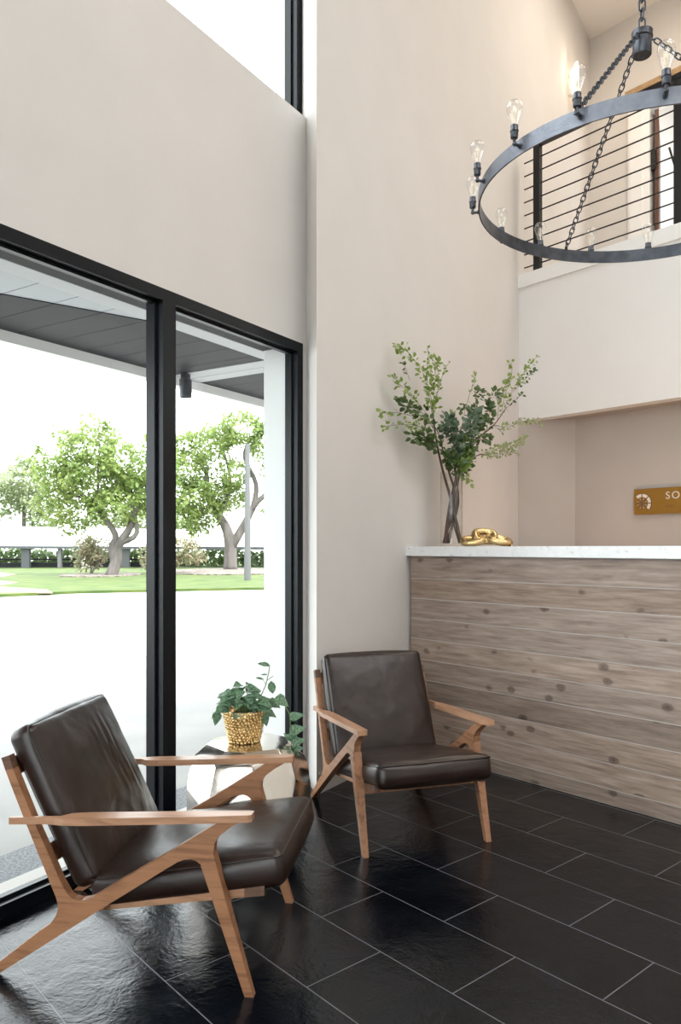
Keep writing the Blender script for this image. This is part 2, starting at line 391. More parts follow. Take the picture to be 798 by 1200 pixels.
for k in range(n_+1):
    x = ra+(rb-ra)*k/n_; rbox(bm, max(ra, x-.04), min(rb, x+.04), .05, .14, .3, 5.2)
for z in (.3, 2.6, 5.13): rbox(bm, ra, rb, .05, .14, z, z+.07)
r5 = struct('added_rear_window', bm, M_['frame'])
bm = NB(); rbox(bm, ra, rb, .09, .096, .3, 5.2); finish('glass_pane', bm, M_['glass'], parent=r5)
bm = NB(); prism(bm, [w(-6.6, .3), w(2.3, .3), K0+U*3+Q*.5, RA+U*3, RA+V((1, -.3, 0)), RB+V((.4, -.4, 0))], CEIL, CEIL+.3)
struct('ceiling', bm, M_['ceiling'])
# floor, laid along the desk
fx = math.atan2(-.758, .652)
bm = NB()
def tofl(p):
    r = V((p[0]-.129, p[1]-2.439, 0)); return V((r.dot(V((.652, -.758, 0))), r.dot(V((.758, .652, 0))), 0))
poly = [w(-6.5, .02), w(2.0, .02), K0+U*.1, RA+V((.2, 0, 0)), RB+V((.2, -.2, 0))]
prism(bm, [tofl(p) for p in poly], -.1, 0)
fo = struct('floor', bm, M_['floor'], loc=(.129, 2.439, 0), rotz=fx)

# ------------------------------------------------------------------ windows
def window(name, t0, t1, z0, z1, mull, q0=0.0, depth=.085, fw=.052, sill=.05, glass_q=.045):
    r = bpy.data.objects.new(name, None); COL.objects.link(r); r.location = w((t0+t1)/2, .05, z0); r['kind'] = 'structure'
    inv = Matrix.Translation(-r.location)
    def put(nm, bm, m, **k):
        bmesh.ops.transform(bm, matrix=inv, verts=bm.verts); return finish(nm, bm, m, parent=r, **k)
    bm = NB()
    wbox(bm, t0, t0+fw, q0, q0+depth, z0, z1); wbox(bm, t1-fw, t1, q0, q0+depth, z0, z1)
    wbox(bm, t0+fw, t1-fw, q0, q0+depth, z1-fw, z1); wbox(bm, t0+fw, t1-fw, q0, q0+depth, z0, z0+sill)
    # inner glazing bead steps
    gq = q0+glass_q
    cells = []; prev = t0+fw
    for a, b in mull: cells.append((prev, a)); prev = b
    cells.append((prev, t1-fw))
    for a, b in cells:
        for (x0, x1, y0, y1) in ((a, a+.014, z0+sill, z1-fw), (b-.014, b, z0+sill, z1-fw), (a, b, z1-fw-.014, z1-fw), (a, b, z0+sill, z0+sill+.012)):
            wbox(bm, x0, x1, gq-.012, gq+.015, y0, y1)
    bevel(bm, .003, 1)
    put('window_frame', bm, M_['frame'])
    for a, b in mull:
        bm = NB(); wbox(bm, a, b, q0-.006, q0+depth, z0+sill, z1-fw); bevel(bm, .003, 1)
        wbox(bm, a-.012, a, q0+.03, q0+depth, z0+sill, z1-fw)
        put('mullion', bm, M_['frame'])
    for a, b in cells:
        bm = NB(); wbox(bm, a+.005, b-.005, gq, gq+.006, z0+sill, z1-fw); put('glass_pane', bm, M_['glass'])
    return r
window('window_1', *LOW[:2], 0, 2.432, [(.774, .852)])
window('window_2', *UP[:2], 3.70, 6.7, [(.80, .875)], q0=.08)
window('window_3', *LOW2[:2], 0, 2.432, [(-3.9, -3.82)])
window('window_4', *UP2[:2], 3.70, 6.7, [(-3.9, -3.82)], q0=.08)
# dark sheet carrying the shade under the outdoor lintel, and painted jamb beside it
bm = NB(); wbox(bm, LOW[0], LOW[1]-.02, .086, WT+.002, 2.424, 2.436); struct('trim_2', bm, M_['lintel'])
bm = NB(); wbox(bm, LOW[1]-.006, LOW[1]+.004, .086, WT+.002, 0, 2.43); struct('trim_3', bm, M_['white'])
bm = NB(); wbox(bm, -6.4, 2.3, WT, WT+.02, 2.44, 3.69); struct('trim_4', bm, M_['white'])

# ------------------------------------------------------------------ door upstairs
dr = bpy.data.objects.new('door_1', None); COL.objects.link(dr); dr['kind'] = 'structure'; dr.location = K0+G*1.2+V((0, 0, 3.6))
def dput(nm, bm, m, **k):
    bmesh.ops.transform(bm, matrix=Matrix.Translation(-dr.location), verts=bm.verts); return finish(nm, bm, m, parent=dr, **k)
bm = NB(); gbox(bm, K0, .49, DS0, -.03, 0, 3.6, 6.20); gbox(bm, K0, .52, .66, -.045, -.03, 3.6, 6.20); gbox(bm, K0, DS1, DS1+.14, -.03, 0, 3.6, 6.2)
gbox(bm, K0, DS0-.02, DS0, 0, .2, 3.6, 6.2); bevel(bm, .004, 1); dput('door_casing', bm, M_['white'])
bm = NB(); gbox(bm, K0, .47, 3.0, -.06, 0, 6.31, 6.37); dput('header_board', bm, M_['wood_door'])
bm = NB(); gbox(bm, K0, .49, 3.0, -.05, 0, 6.19, 6.31); dput('header_track', bm, M_['black'])
bm = NB(); obox(bm, K0+G*.775+N*.02+V((0, 0, 3.62)), G*.045, V((.40, .90, 0))*.9, V((0, 0, 2.45))); dput('door_leaf', bm, M_['wood_brown'])
bm = NB(); obox(bm, K0+G*.745+N*.0+V((0, 0, 5.42)), G*.05, N*.02, V((0, 0, .22))); obox(bm, K0+G*.745+V((0, 0, 3.95)), G*.06, N*.02, V((0, 0, .22))); dput('hinge', bm, M_['black'])
bm = NB(); gbox(bm, K0, .90, .925, .5, .53, 3.62, 5.2); gbox(bm, K0, .90, 1.6, .5, .53, 3.62, 3.66)
tube(bm, [K0+G*.912+N*.5+V((0, 0, 5.1)), K0+G*.80+N*.3+V((0, 0, 5.75))], .012)
prism(bm, [K0+G*1.0+N*.4, K0+G*1.25+N*.4, K0+G*1.25+N*.43], 3.6, 4.2)
dput('stair_bracket', bm, M_['black'])

# ------------------------------------------------------------------ balcony railing
rl = thing('balcony_railing', 'black metal railing with thin horizontal bars on the white upstairs ledge', 'railing', F0+G*.2+V((0, 0, 3.707)))
RZ = rl.location.copy()
def rput(nm, bm, m, **k):
    bmesh.ops.transform(bm, matrix=Matrix.Translation(-RZ), verts=bm.verts); return finish(nm, bm, m, parent=rl, **k)
for s in (.14, 1.385, 2.63, 3.875, 5.12, 6.3):
    bm = NB(); gbox(bm, F0, s, s+.062, .015, .06, 3.707, 4.83); bevel(bm, .003, 1); rput('post', bm, M_['black'])
bm = NB(); gbox(bm, F0, .14, 6.36, .012, .063, 4.805, 4.84); bevel(bm, .003, 1); rput('top_rail', bm, M_['black'])
for k in range(9):
    z = 3.707+.075+k*.1158
    bm = NB(); tube(bm, [F0+G*.03+N*.04+V((0, 0, z)), F0+G*6.3+N*.04+V((0, 0, z))], .0062, 8); rput('rail_bar', bm, M_['black'], smooth=True)

# ------------------------------------------------------------------ reception desk
dk = thing('reception_desk', 'tall reception desk faced with horizontal whitewashed knotty pine planks', 'reception desk', C0, fx)
bm = NB(); lines = [0] + [1.105-.128*k for k in range(8, -1, -1)] + [1.247]
for a, b in zip(lines, lines[1:]):
    vs = box(bm, .003, 4.2, 0, .02, a+.003, b-.003)
bevel(bm, .0025, 2)
box(bm, .003, 4.2, .0035, .03, 0, 1.247, 1)
finish('plank_front', bm, [M_['plank'], M_['plank_edge']], parent=dk)
bm = NB(); box(bm, .0, 4.2, .03, .12, 0, 1.247); box(bm, 0, 4.2, .12, .75, .68, .72); finish('desk_body', bm, M_['wall'], parent=dk)
bm = NB(); box(bm, -.035, 4.23, -.035, .50, 1.249, 1.309)
bevel(bm, .003, 2)
ct = finish('countertop', bm, M_['marble'], loc=C0, rotz=fx); tag(ct, 'white speckled stone slab lying on top of the plank reception desk', 'countertop')
# warm strip under the slab, over the work surface behind the desk
o = light('under_counter_light', 'AREA', C0+G*2.2+N*.9+V((0, 0, .95)), 9, (1, .62, .36), .25, 2.4)
o.rotation_euler = (PI, 0, 0)
o = light('under_counter_light', 'AREA', C0+G*.3+N*1.55+V((0, 0, .95)), 3.0, (1, .6, .36), .2, .3); o.rotation_euler = (PI, 0, 0)

# marble speckles
m = M_['marble']; mp = coords(m); n = nd(m, 'ShaderNodeTexNoise', Scale=26, Detail=8, Roughness=.7); lk(m, mp, 'Vector', n, 'Vector')
r = ramp(m, n, 'Fac', [(.30, (.32, .33, .34)), (.40, (.80, .81, .81)), (.7, (.88, .88, .87))]); lk(m, r, 'Color', bsdf(m), 'Base Color')

# ------------------------------------------------------------------ sign
sg = thing('wall_sign', 'gold metal sign with a compass emblem on the recessed wall behind the desk', 'sign', B0+G*.556+V((0, 0, 1.569)), fx)
bm = NB(); box(bm, 0, 1.15, -.03, -.022, 0, .205); bevel(bm, .0015, 1); finish('sign_plate', bm, M_['copper'], parent=sg)
for x in (.08, .55, 1.05):
    for z in (.03, .175):
        bm = NB(); tube(bm, [V((x, -.022, z)), V((x, 0, z))], .006, 8); finish('standoff', bm, M_['copper'], parent=sg)
cx, cz = .068, .088
em = NB()
def arcseg(bm, a0, a1, r0, r1, y0, y1, n=6):
    lo = []; hi = []
    pts = [(cx+r1*math.cos(a0+(a1-a0)*i/n), cz+r1*math.sin(a0+(a1-a0)*i/n)) for i in range(n+1)]+[(cx+r0*math.cos(a1-(a1-a0)*i/n), cz+r0*math.sin(a1-(a1-a0)*i/n)) for i in range(n+1)]
    hexa(bm, [V((x, y0, z)) for x, z in pts], [V((x, y1, z)) for x, z in pts])
for k in range(8):
    a = math.radians(45*k+4); b = math.radians(45*k+41)
    if k not in (0, 1, 2, 7): continue
    arcseg(em, a, b, .052, .076, -.032, -.0295)
finish('emblem_ring', em, M_['signwhite'], parent=sg)
em = NB()
for k in range(8):
    a = math.radians(45*k+22.5)
    for rr in (.022, .036): ball(em, V((cx+rr*math.cos(a), -.031, cz+rr*math.sin(a))), .0042 if rr > .03 else .003, 1)
finish('emblem_dots', em, M_['signwhite'], parent=sg)
em = NB()
for k in range(8):
    a = math.radians(45*k); L = (.088 if k % 2 == 0 else .066) if k not in (4, 5, 6) else .058; wd = .007
    c, s = math.cos(a), math.sin(a)
    pts = [(cx+c*L, cz+s*L), (cx-s*wd+c*.02, cz+c*wd+s*.02), (cx, cz), (cx+s*wd+c*.02, cz-c*wd+s*.02)]
    hexa(em, [V((x, -.0345, z)) for x, z in pts], [V((x, -.0295, z)) for x, z in pts])
arcseg(em, math.radians(-62), math.radians(142), .0775, .0815, -.0335, -.0295, 30)
finish('compass_star', em, M_['signdark'], parent=sg)
def text(s, size, loc, m_, nm):
    c = bpy.data.curves.new(nm, 'FONT'); c.body = s; c.size = size; c.extrude = .0015; c.space_character = 1.25
    o = bpy.data.objects.new(nm, c); me = bpy.data.meshes.new_from_object(o); bpy.data.objects.remove(o); me.materials.append(m_)
    o = bpy.data.objects.new(nm, me); COL.objects.link(o); o.parent = sg; o.location = loc; o.rotation_euler = (PI/2, 0, 0)
text('SO', .082, (.262, -.0315, .115), M_['signwhite'], 'lettering')
text('CIO', .034, (.262, -.0315, .045), M_['signdark'], 'lettering')

# ------------------------------------------------------------------ lounge chairs
K = 1.04
def SCL(pts): return [(a*K, b*K) for a, b in pts]
ZF = SCL([(-.800, 0), (-.764, 0), (-.421, .227), (-.231, .350), (-.205, .366), (-.186, .374), (-.165, .376), (-.150, .372), (-.137, .362),
      (-.101, .398), (-.098, .425), (-.083, .447), (-.05, .472), (-.02, .490), (-.079, .489),
      (-.231, .391), (-.357, .314), (-.439, .262), (-.465, .247), (-.491, .240), (-.515, .243), (-.532, .255), (-.551, .285),
      (-.63, .45), (-.700, .610), (-.724, .605), (-.667, .470), (-.567, .243), (-.560, .218), (-.568, .193), (-.585, .168), (-.616, .146), (-.700, .080)])
ZT = SCL([(-.700, .610), (-.713, .648), (-.737, .640), (-.724, .605)])
LEG = SCL([(-.137, .362), (-.106, .275), (-.013, 0), (.013, 0), (-.068, .278), (-.101, .398)])
def extr(bm, prof, y0, y1):
    return hexa(bm, [V((a, y0, b)) for a, b in prof], [V((a, y1, b)) for a, b in prof])
def cushion(bm, c, ax, ay, az, lx, ly, lz, crown=.02, n=18, rad=.03, wr=.004, seed=0, creases=()):
    """padded cushion: box lx,ly,lz about c with rounded edges, crowned faces and a piped seam"""
    start = len(bm.verts)
    grid = {}
    def key(i, j, k): return (i, j, k)
    nx, ny, nz = n, n, 6
    def P(i, j, k):
        if (i, j, k) in grid: return grid[(i, j, k)]
        def sp(a, n_):   # denser near edges
            u = 2*a/n_-1; return math.copysign(1-(1-abs(u))**1.6, u)
        u, v, s = sp(i, nx), sp(j, ny), sp(k, nz)
        x, y, z = u*lx/2, v*ly/2, s*lz/2
        # round
        hx, hy, hz = lx/2-rad, ly/2-rad, lz/2-rad
        q = V((max(-hx, min(hx, x)), max(-hy, min(hy, y)), max(-hz, min(hz, z)))); dlt = V((x, y, z))-q
        if dlt.length > 1e-6:
            mxx = max(abs(dlt.x), abs(dlt.y), abs(dlt.z)); dlt = dlt.normalized()*mxx if mxx <= rad+1e-6 else dlt
        p = q+dlt
        b = max(0, 1-u**4)*max(0, 1-v**4)
        p.z += s*crown*b
        sx = max(0, 1-v**2)*(1-s*s)*.012; p.x += math.copysign(sx, u) if abs(u) > .95 else 0
        p.y += math.copysign(.010*(1-u*u)*(1-s*s), v) if abs(v) > .95 else 0
        nz_ = noise.noise(V((u*2.1+seed*7, v*2.1, s)))*wr + wr*.6*noise.noise(V((u*6+seed, v*6, s*2)))
        p.z += nz_*(1 if s > 0 else .2)
        if s > 0:
            for x0, x1, y0, y1, amp in creases:
                f = (p.x-x0)/(x1-x0)
                if 0 < f < 1: p.z += amp*math.sin(PI*f)**.8*(math.exp(-((p.y-(y0+(y1-y0)*f))/.007)**2)-.8*math.exp(-((p.y-.013-(y0+(y1-y0)*f))/.007)**2))
        vv = bm.verts.new(c+ax*p.x+ay*p.y+az*p.z); grid[(i, j, k)] = vv; return vv
    for i in range(nx):
        for j in range(ny):
            for k in (0, nz): bm.faces.new((P(i, j, k), P(i+1, j, k), P(i+1, j+1, k), P(i, j+1, k)))
    for i in range(nx):
        for k in range(nz):
            for j in (0, ny): bm.faces.new((P(i, j, k), P(i+1, j, k), P(i+1, j, k+1), P(i, j, k+1)))
    for j in range(ny):
        for k in range(nz):
            for i in (0, nx): bm.faces.new((P(i, j, k), P(i, j+1, k), P(i, j+1, k+1), P(i, j, k+1)))
def seam(bm, c, ax, ay, az, lx, ly, zz, r=.003):
    pts = []; rad = .02; hx, hy = lx/2-rad, ly/2-rad
    for (sx, sy, a0) in ((1, 1, 0), (-1, 1, PI/2), (-1, -1, PI), (1, -1, 3*PI/2)):
        for k in range(5):
            a = a0+k*PI/8; pts.append(c+ax*(sx*hx+rad*math.cos(a))+ay*(sy*hy+rad*math.sin(a))+az*zz)
    tube(bm, pts, r, 6, closed=True)
def lounge_chair(label, loc, d, width=.585, seed=0, creases=()):
    rz = math.atan2(d[1], d[0])
    t = thing('lounge_chair', label, 'armchair', loc, rz, 'leather and wood lounge chairs in the lobby')
    h = width/2; th = .015
    for s in (-1, 1):
        bm = NB(); extr(bm, ZF, s*h-th, s*h+th); bevel(bm, .004, 2, .7); o = finish('side_frame', bm, M_['wood'], parent=t)
        bm = NB(); extr(bm, ZT, s*h-th+.0005, s*h+th-.0005); finish('post_tip', bm, M_['wood_end'], parent=o)
        bm = NB(); extr(bm, LEG, s*h-.019, s*h+.019)
        for v in bm.verts:
            if v.co.z < .05: v.co.y = s*h+(v.co.y-s*h)*.62
        bevel(bm, .008, 3, .5); finish('leg', bm, M_['wood'], parent=t)
        # armrest: broad paddle in front, narrow tail outside the post
        out = [(-.735, .318), (-.62, .320), (-.585, .326), (-.555, .334), (-.50, .337), (-.1, .330), (.0, .326), (.012, .320)]
        inn = [(.012, .288), (0, .283), (-.1, .281), (-.50, .280), (-.55, .286), (-.575, .3085), (-.735, .3085)]
        def az(x): return .5145+x*.058
        ring = [(x, y*h/.2925) for x, y in out+inn]
        bm = NB(); hexa(bm, [V((x, s*y, az(x)-.002)) for x, y in ring], [V((x, s*y, az(x)+.019)) for x, y in ring])
        bevel(bm, .006, 3, .6); finish('armrest', bm, M_['wood_arm'], parent=t)
        # seat rail inside the frame
        hh = h-.042
        a, b = V((-.52, s*hh, .195)), V((.036, s*hh, .278))
        bm = NB(); obox(bm, a-V((0, .012, 0)), b-a-V((.06, 0, .009)), V((0, .024, 0)), V((0, 0, .034))); bevel(bm, .003, 1)
        o = finish('seat_rail', bm, M_['wood_arm'], parent=t)
        e = b-V((.0605, .012, .009))
        bm = NB(); obox(bm, e-V((0, .001, .0005)), (b-a)*.108, V((0, .026, 0)), V((0, 0, .035))); bevel(bm, .003, 1)
        finish('rail_tip', bm, M_['wood_end'], parent=o)
    # cross rails
    for (x, z, hgt, nm) in ((-.085, .232, .038, 'cross_rail'), (-.45, .20, .05, 'cross_rail')):
        bm = NB(); box(bm, x-.011, x+.011, -h+.03, h-.03, z+.006, z+hgt); bevel(bm, .003, 1); finish(nm, bm, M_['wood'], parent=t)
    bm = NB()
    for z, x in ((.60, -.742), (.34, -.617)):
        obox(bm, V((x, -h, z)), V((-.008, 0, .018)), V((0, 2*h, 0)), V((-.035*.43, 0, .035)) + V((.0, 0, 0)))
    finish('back_slat', bm, M_['wood'], parent=t)
    # seat cushion
    L = .61; ax = V((.985, 0, .172)).normalized(); azv = V((-.172, 0, .985)).normalized(); ay = V((0, 1, 0))
    cc = V((-.205, 0, .3055)); cw = width-.045
    bm = NB(); cushion(bm, cc, ax, ay, azv, L, cw, .105, .020, 20, .032, .004, seed)
    o = finish('seat_cushion', bm, M_['leather'], parent=t, smooth=True)
    bm = NB(); seam(bm, cc, ax, ay, azv, L-.004, cw-.004, .040, .0022); finish('piping', bm, M_['leather'], parent=o, smooth=True)
    # back cushion
    ax = V((-.44, 0, .898)).normalized(); azv = V((.898, 0, .44)).normalized()
    b0 = V((-.525, 0, .272)); Lb = .525; cb = b0+ax*(Lb/2)+azv*.0
    cb = V((-.62, 0, .50)); cb = V((-.625, 0, .508))
    bm = NB(); cushion(bm, cb, ax, ay, azv, Lb, cw, .088, .018, 64, .030, .0022, seed+3, creases)
    o = finish('back_cushion', bm, M_['leather'], parent=t, smooth=True)
    bm = NB(); seam(bm, cb, ax, ay, azv, Lb-.014, cw-.006, .032, .0022); finish('piping', bm, M_['leather'], parent=o, smooth=True)
    return t
lounge_chair('brown leather lounge chair in the foreground, nearest the tall window, seen from its side', (-.225, 2.493, 0), (.9915, -.130), .585, 0, ((-.06, .20, .05, .035, .0045), (-.10, .19, .10, .075, .006), (-.05, .21, .135, .12, .005), (-.12, .05, .17, .16, .003)))
lounge_chair('brown leather lounge chair in front of the plank reception desk', (.378, 3.275, 0), (.30, -.954), .575, 5)

# ------------------------------------------------------------------ faceted side table
TB = V((-.378, 3.12, 0))
st = thing('side_table', 'faceted silver metal drum side table behind the foreground chair', 'side table', TB)
bm = NB(); bmesh.ops.create_cone(bm, cap_ends=True, segments=48, radius1=.26, radius2=.26, depth=.5, matrix=Matrix.Translation((0, 0, .25)))
rnd = random.Random(4)
rows = [(.475, .198, 52, 9, 0), (.37, .232, 17, 8, .5), (.235, .240, -2, 9, .1), (.10, .222, -22, 8, .6), (.02, .19, -50, 9, .2)]
for z, r, el, n_, ph in rows:
    for k in range(n_):
        a = 2*PI*(k+ph+rnd.uniform(-.12, .12))/n_+.25; e = math.radians(el+rnd.uniform(-6, 6))
        nrm = V((math.cos(a)*math.cos(e), math.sin(a)*math.cos(e), math.sin(e)))
        p = V((math.cos(a)*r, math.sin(a)*r, z+rnd.uniform(-.012, .012)))
        if el > 40: p = V((math.cos(a)*.192, math.sin(a)*.192, .47))
        if el < -40: p = V((math.cos(a)*.192, math.sin(a)*.192, .03))
        g = bmesh.ops.bisect_plane(bm, geom=bm.verts[:]+bm.edges[:]+bm.faces[:], plane_co=p, plane_no=nrm, clear_outer=True)
        es = [x for x in g['geom_cut'] if isinstance(x, bmesh.types.BMEdge)]
        if es: bmesh.ops.edgeloop_fill(bm, edges=es)
bmesh.ops.dissolve_limit(bm, angle_limit=.02, verts=bm.verts, edges=bm.edges)
bevel(bm, .005, 2, .12)
finish('table_drum', bm, M_['nickel'], parent=st, smooth=True, sharp=.35)
# the mesh is the whole table; a slim plinth lifts it
bm = NB(); lathe(bm, [(0, 0), (.14, 0), (.14, .006), (0, .006)], seg=32); finish('foot_plinth', bm, M_['black'], parent=st)

# ------------------------------------------------------------------ potted plant
PP = V((-.398, 3.135, .5))
pp = thing('potted_plant', 'trailing green plant in a gold studded pot on the metal side table', 'plant', PP)
bm = NB(); prof = [(0, 0), (.052, 0), (.058, .004), (.068, .05), (.078, .10), (.083, .132), (.078, .134), (.072, .11), (0, .11)]
lathe(bm, prof, seg=32)
for i in range(11):
    z = .008+i*.0118; rr = .057+(.083-.057)*(z/.132); n_ = int(2*PI*rr/.0135)
    for k in range(n_):
        a = 2*PI*(k+.5*(i % 2)+random.uniform(-.15, .15))/n_
        ball(bm, V((math.cos(a)*(rr+.004), math.sin(a)*(rr+.004), z+random.uniform(-.002, .002))), random.uniform(.0048, .0078), 2)
finish('pot', bm, M_['studgold'], parent=pp, smooth=True)
bm = NB(); lathe(bm, [(0, .112), (.073, .112), (0, .118)], seg=20); finish('soil', bm, M_['mulch'], parent=pp)
rnd = random.Random(11)
bl = NB(); bs = NB()
for i in range(64):
    a = rnd.uniform(0, 2*PI); rr = rnd.uniform(.01, .095); z = .13+(.095-rr)*.75+rnd.uniform(-.02, .045)
    p = V((math.cos(a)*rr-.005, math.sin(a)*rr, z)); d = V((math.cos(a), math.sin(a), rnd.uniform(-.5, .35)))
    L = rnd.uniform(.042, .065)
    leaf(bl, p, d, V((rnd.uniform(-.3, .3), -.6+rnd.uniform(-.3, .3), 1)), L, L*.72, .25, .35, shape='heart')
    if i % 2: tube(bs, [V((math.cos(a)*.02, math.sin(a)*.02, .11)), p], .0014, 5)
# hanging leaf on the left, tall sprig and arching vine on the right
for p, d, L in ((V((-.105, -.02, .125)), V((-.25, 0, -1)), .06), (V((-.09, -.01, .15)), V((-.5, -.1, -.8)), .05), (V((.085, -.03, .12)), V((.2, 0, -1)), .055), (V((.10, .0, .17)), V((.8, -.1, -.5)), .06)):
    leaf(bl, p, d, V((0, -1, .3)), L, L*.62, .2, .1, shape='heart')
tube(bs, [V((-.03, 0, .15)), V((-.085, -.01, .145)), V((-.105, -.02, .127))], .0016, 5)
sp = [V((.04, 0, .12)), V((.07, 0, .19)), V((.09, 0, .235)), V((.10, 0, .28)), V((.105, 0, .31))]
tube(bs, sp, .0018, 5); tube(bs, [sp[2], V((.078, 0, .255))], .0012, 4); tube(bs, [V((.093, 0, .25)), V((.12, 0, .27))], .0012, 4)
leaf(bl, V((.108, 0, .312)), V((-1, -.1, .25)), V((0, -.6, 1)), .055, .03, .2, .1)
leaf(bl, V((.11, 0, .25)), V((.15, 0, -1)), V((0, -1, .2)), .055, .035, .2, .1)
leaf(bl, V((.08, 0, .255)), V((-1, 0, .3)), V((0, -.6, 1)), .035, .016, .2, .1)
leaf(bl, V((.097, 0, .275)), V((-1, 0, .05)), V((0, -.6, 1)), .03, .012, .2, .1)
finish('foliage', bl, M_['leaf_pothos'], parent=pp); finish('stems', bs, M_['greenstem'], parent=pp, smooth=True)
bl = NB(); bs = NB()
vn = [V((.06, -.02, .13)), V((.12, -.03, .185)), V((.165, -.035, .165)), V((.19, -.035, .12)), V((.195, -.035, .06)), V((.198, -.035, .0)), V((.198, -.035, -.03))]
tube(bs, vn, .002, 5)
leaf(bl, V((.13, -.03, .185)), V((.8, -.2, -.35)), V((.3, -.8, .8)), .065, .055, .2, .2, shape='heart')
for (x, z, dx, dz, L) in ((.19, .105, 1, .3, .062), (.19, .05, 1, .28, .07), (.195, .015, -.5, .5, .04), (.2, .0, .9, .35, .06), (.195, -.01, .5, -.5, .055), (.2, -.02, .9, .05, .05), (.19, .045, .6, -.5, .05), (.19, -.025, -.1, -1, .03)):
    leaf(bl, V((x, -.035, z)), V((dx, -.1, dz)), V((0, -1, .5)), L, L*.6, .2, .25, shape='heart')
finish('vine', bl, M_['leaf_pothos'], parent=pp); finish('vine_stem', bs, M_['greenstem'], parent=pp, smooth=True)

# ------------------------------------------------------------------ vase with cut branches
VZ = V((.739, 5.05, 1.309))
WV = V((.75, .66, 0)).normalized(); WB = V((.66, -.75, 0)).normalized()    # bouquet fans along WV, WB points towards the room
vs_ = thing('glass_vase', 'tall clear glass cylinder vase standing on the white desk slab', 'vase', VZ)
bm = NB(); lathe(bm, [(0, 0), (.072, 0), (.074, .003), (.074, .497), (.0725, .499), (.071, .497), (.071, .018), (.0, .018)], seg=40)
finish('vase_glass', bm, M_['vase'], parent=vs_, smooth=True, sharp=.7)
def bp(x, y, b=0):
    """local point of the bouquet fan: a metres along WV, height z, b towards the room"""
    r = (x-399)/888; D = WV if r > VZ.x/VZ.y else WV-WB*.15     # the side nearest the wall swings clear of it
    a = (r*VZ.y-VZ.x)/(D.x-r*D.y); Y = VZ.y+D.y*a
    z = EYE+(642-y)/888*Y-VZ.z
    return D*a+WB*b+V((0, 0, z))
def smooth_path(pts, n=4):
    out = []
    for i in range(len(pts)-1):
        p0, p1, p2, p3 = pts[max(i-1, 0)], pts[i], pts[i+1], pts[min(i+2, len(pts)-1)]
        for k in range(n):
            t = k/n; out.append(.5*((2*p1)+(p2-p0)*t+(2*p0-5*p1+4*p2-p3)*t*t+(3*p1-p0-3*p2+p3)*t**3))
    return out+[pts[-1]]
rnd = random.Random(5)
def leaves_on(bl, path, n_, L, spread, mi, t0=.0, ratio=.55):
    for i in range(int(n_*1.75)):
        t = t0+(1-t0)*rnd.random(); k = min(int(t*(len(path)-1)), len(path)-2); f = t*(len(path)-1)-k
        p = path[k].lerp(path[k+1], f); d0 = (path[k+1]-path[k]).normalized()
        j = V((rnd.uniform(-1, 1), rnd.uniform(-1, 1), rnd.uniform(-1, 1)))
        p = p+j*spread; d = (d0*.7+j*.9)
        nrm = V((rnd.uniform(-.5, .5), -.8+rnd.uniform(-.5, .5), .7+rnd.uniform(-.4, .4)))
        l = L*rnd.uniform(.75, 1.45); leaf(bl, p, d, nrm, l, l*ratio*1.35, .15, .15, mi)
def branch(label, main, twigs, r0=.0045):
    t = thing('leafy_branch', label, 'branch', VZ, 0, 'cut branches standing in the glass vase')
    mats = [M_['leaf_dark'], M_['leaf_light'], M_['leaf_blue'], M_['leaf_pale']]
    bs = NB(); bl = NB()
    mp_ = smooth_path([bp(*p) if not isinstance(p, Vector) else p for p in main])
    tube(bs, mp_, [r0*2.4*(1-.85*i/(len(mp_)-1)) for i in range(len(mp_))], 8)
    for pts, n_, L, sp_, mi in twigs:
        q = smooth_path([bp(*p) for p in pts]); tube(bs, q, .0012, 4)
        leaves_on(bl, q, n_, L, sp_, mi, .12)
    finish('stem', bs, M_['stem'], parent=t, smooth=True)
    finish('leaves', bl, mats, parent=t)
branch('upright branch with bright leaves leaning to the window side of the vase',
  [(537, 636, .02), (527, 590, .02), (519, 552, 0), (512, 520, -.0), (508, 490), (506, 470)],
  [([(508, 500), (504, 470, .0), (497, 440), (488, 425), (475, 410), (463, 406)], 46, .024, .018, 1),
   ([(508, 490), (508, 465), (510, 440), (509, 422)], 62, .026, .026, 1),
   ([(507, 480), (514, 455), (520, 435), (527, 424)], 10, .022, .008, 1),
   ([(506, 470), (500, 440), (502, 415), (500, 408)], 14, .022, .014, 1),
   ([(509, 495), (492, 475), (482, 462), (468, 450), (460, 440)], 34, .024, .017, 1),
   ([(480, 445), (474, 428), (472, 424)], 4, .022, .006, 0)], .005)
branch('branch with darker leaves spreading low over the window side of the vase',
  [(520, 636, .0), (533, 585), (526, 553), (518, 535, .02), (510, 510, .03), (503, 497, .03)],
  [([(512, 520, .02), (495, 490, .04), (480, 480, .03), (468, 474, .02)], 46, .034, .024, 0),
   ([(508, 505, .02), (490, 490, .03), (478, 488, .03), (462, 484, .02), (443, 485, .01)], 14, .024, .010, 1),
   ([(512, 520, .02), (500, 510, .03), (485, 500, .03), (470, 498, .02), (450, 500, .01)], 36, .024, .014, 1),
   ([(514, 528, .02), (503, 520, .03), (492, 515, .03), (480, 513, .02)], 40, .028, .022, 0),
   ([(514, 528, .02), (500, 520, .03), (490, 508, .03)], 34, .032, .022, 0)], .004)
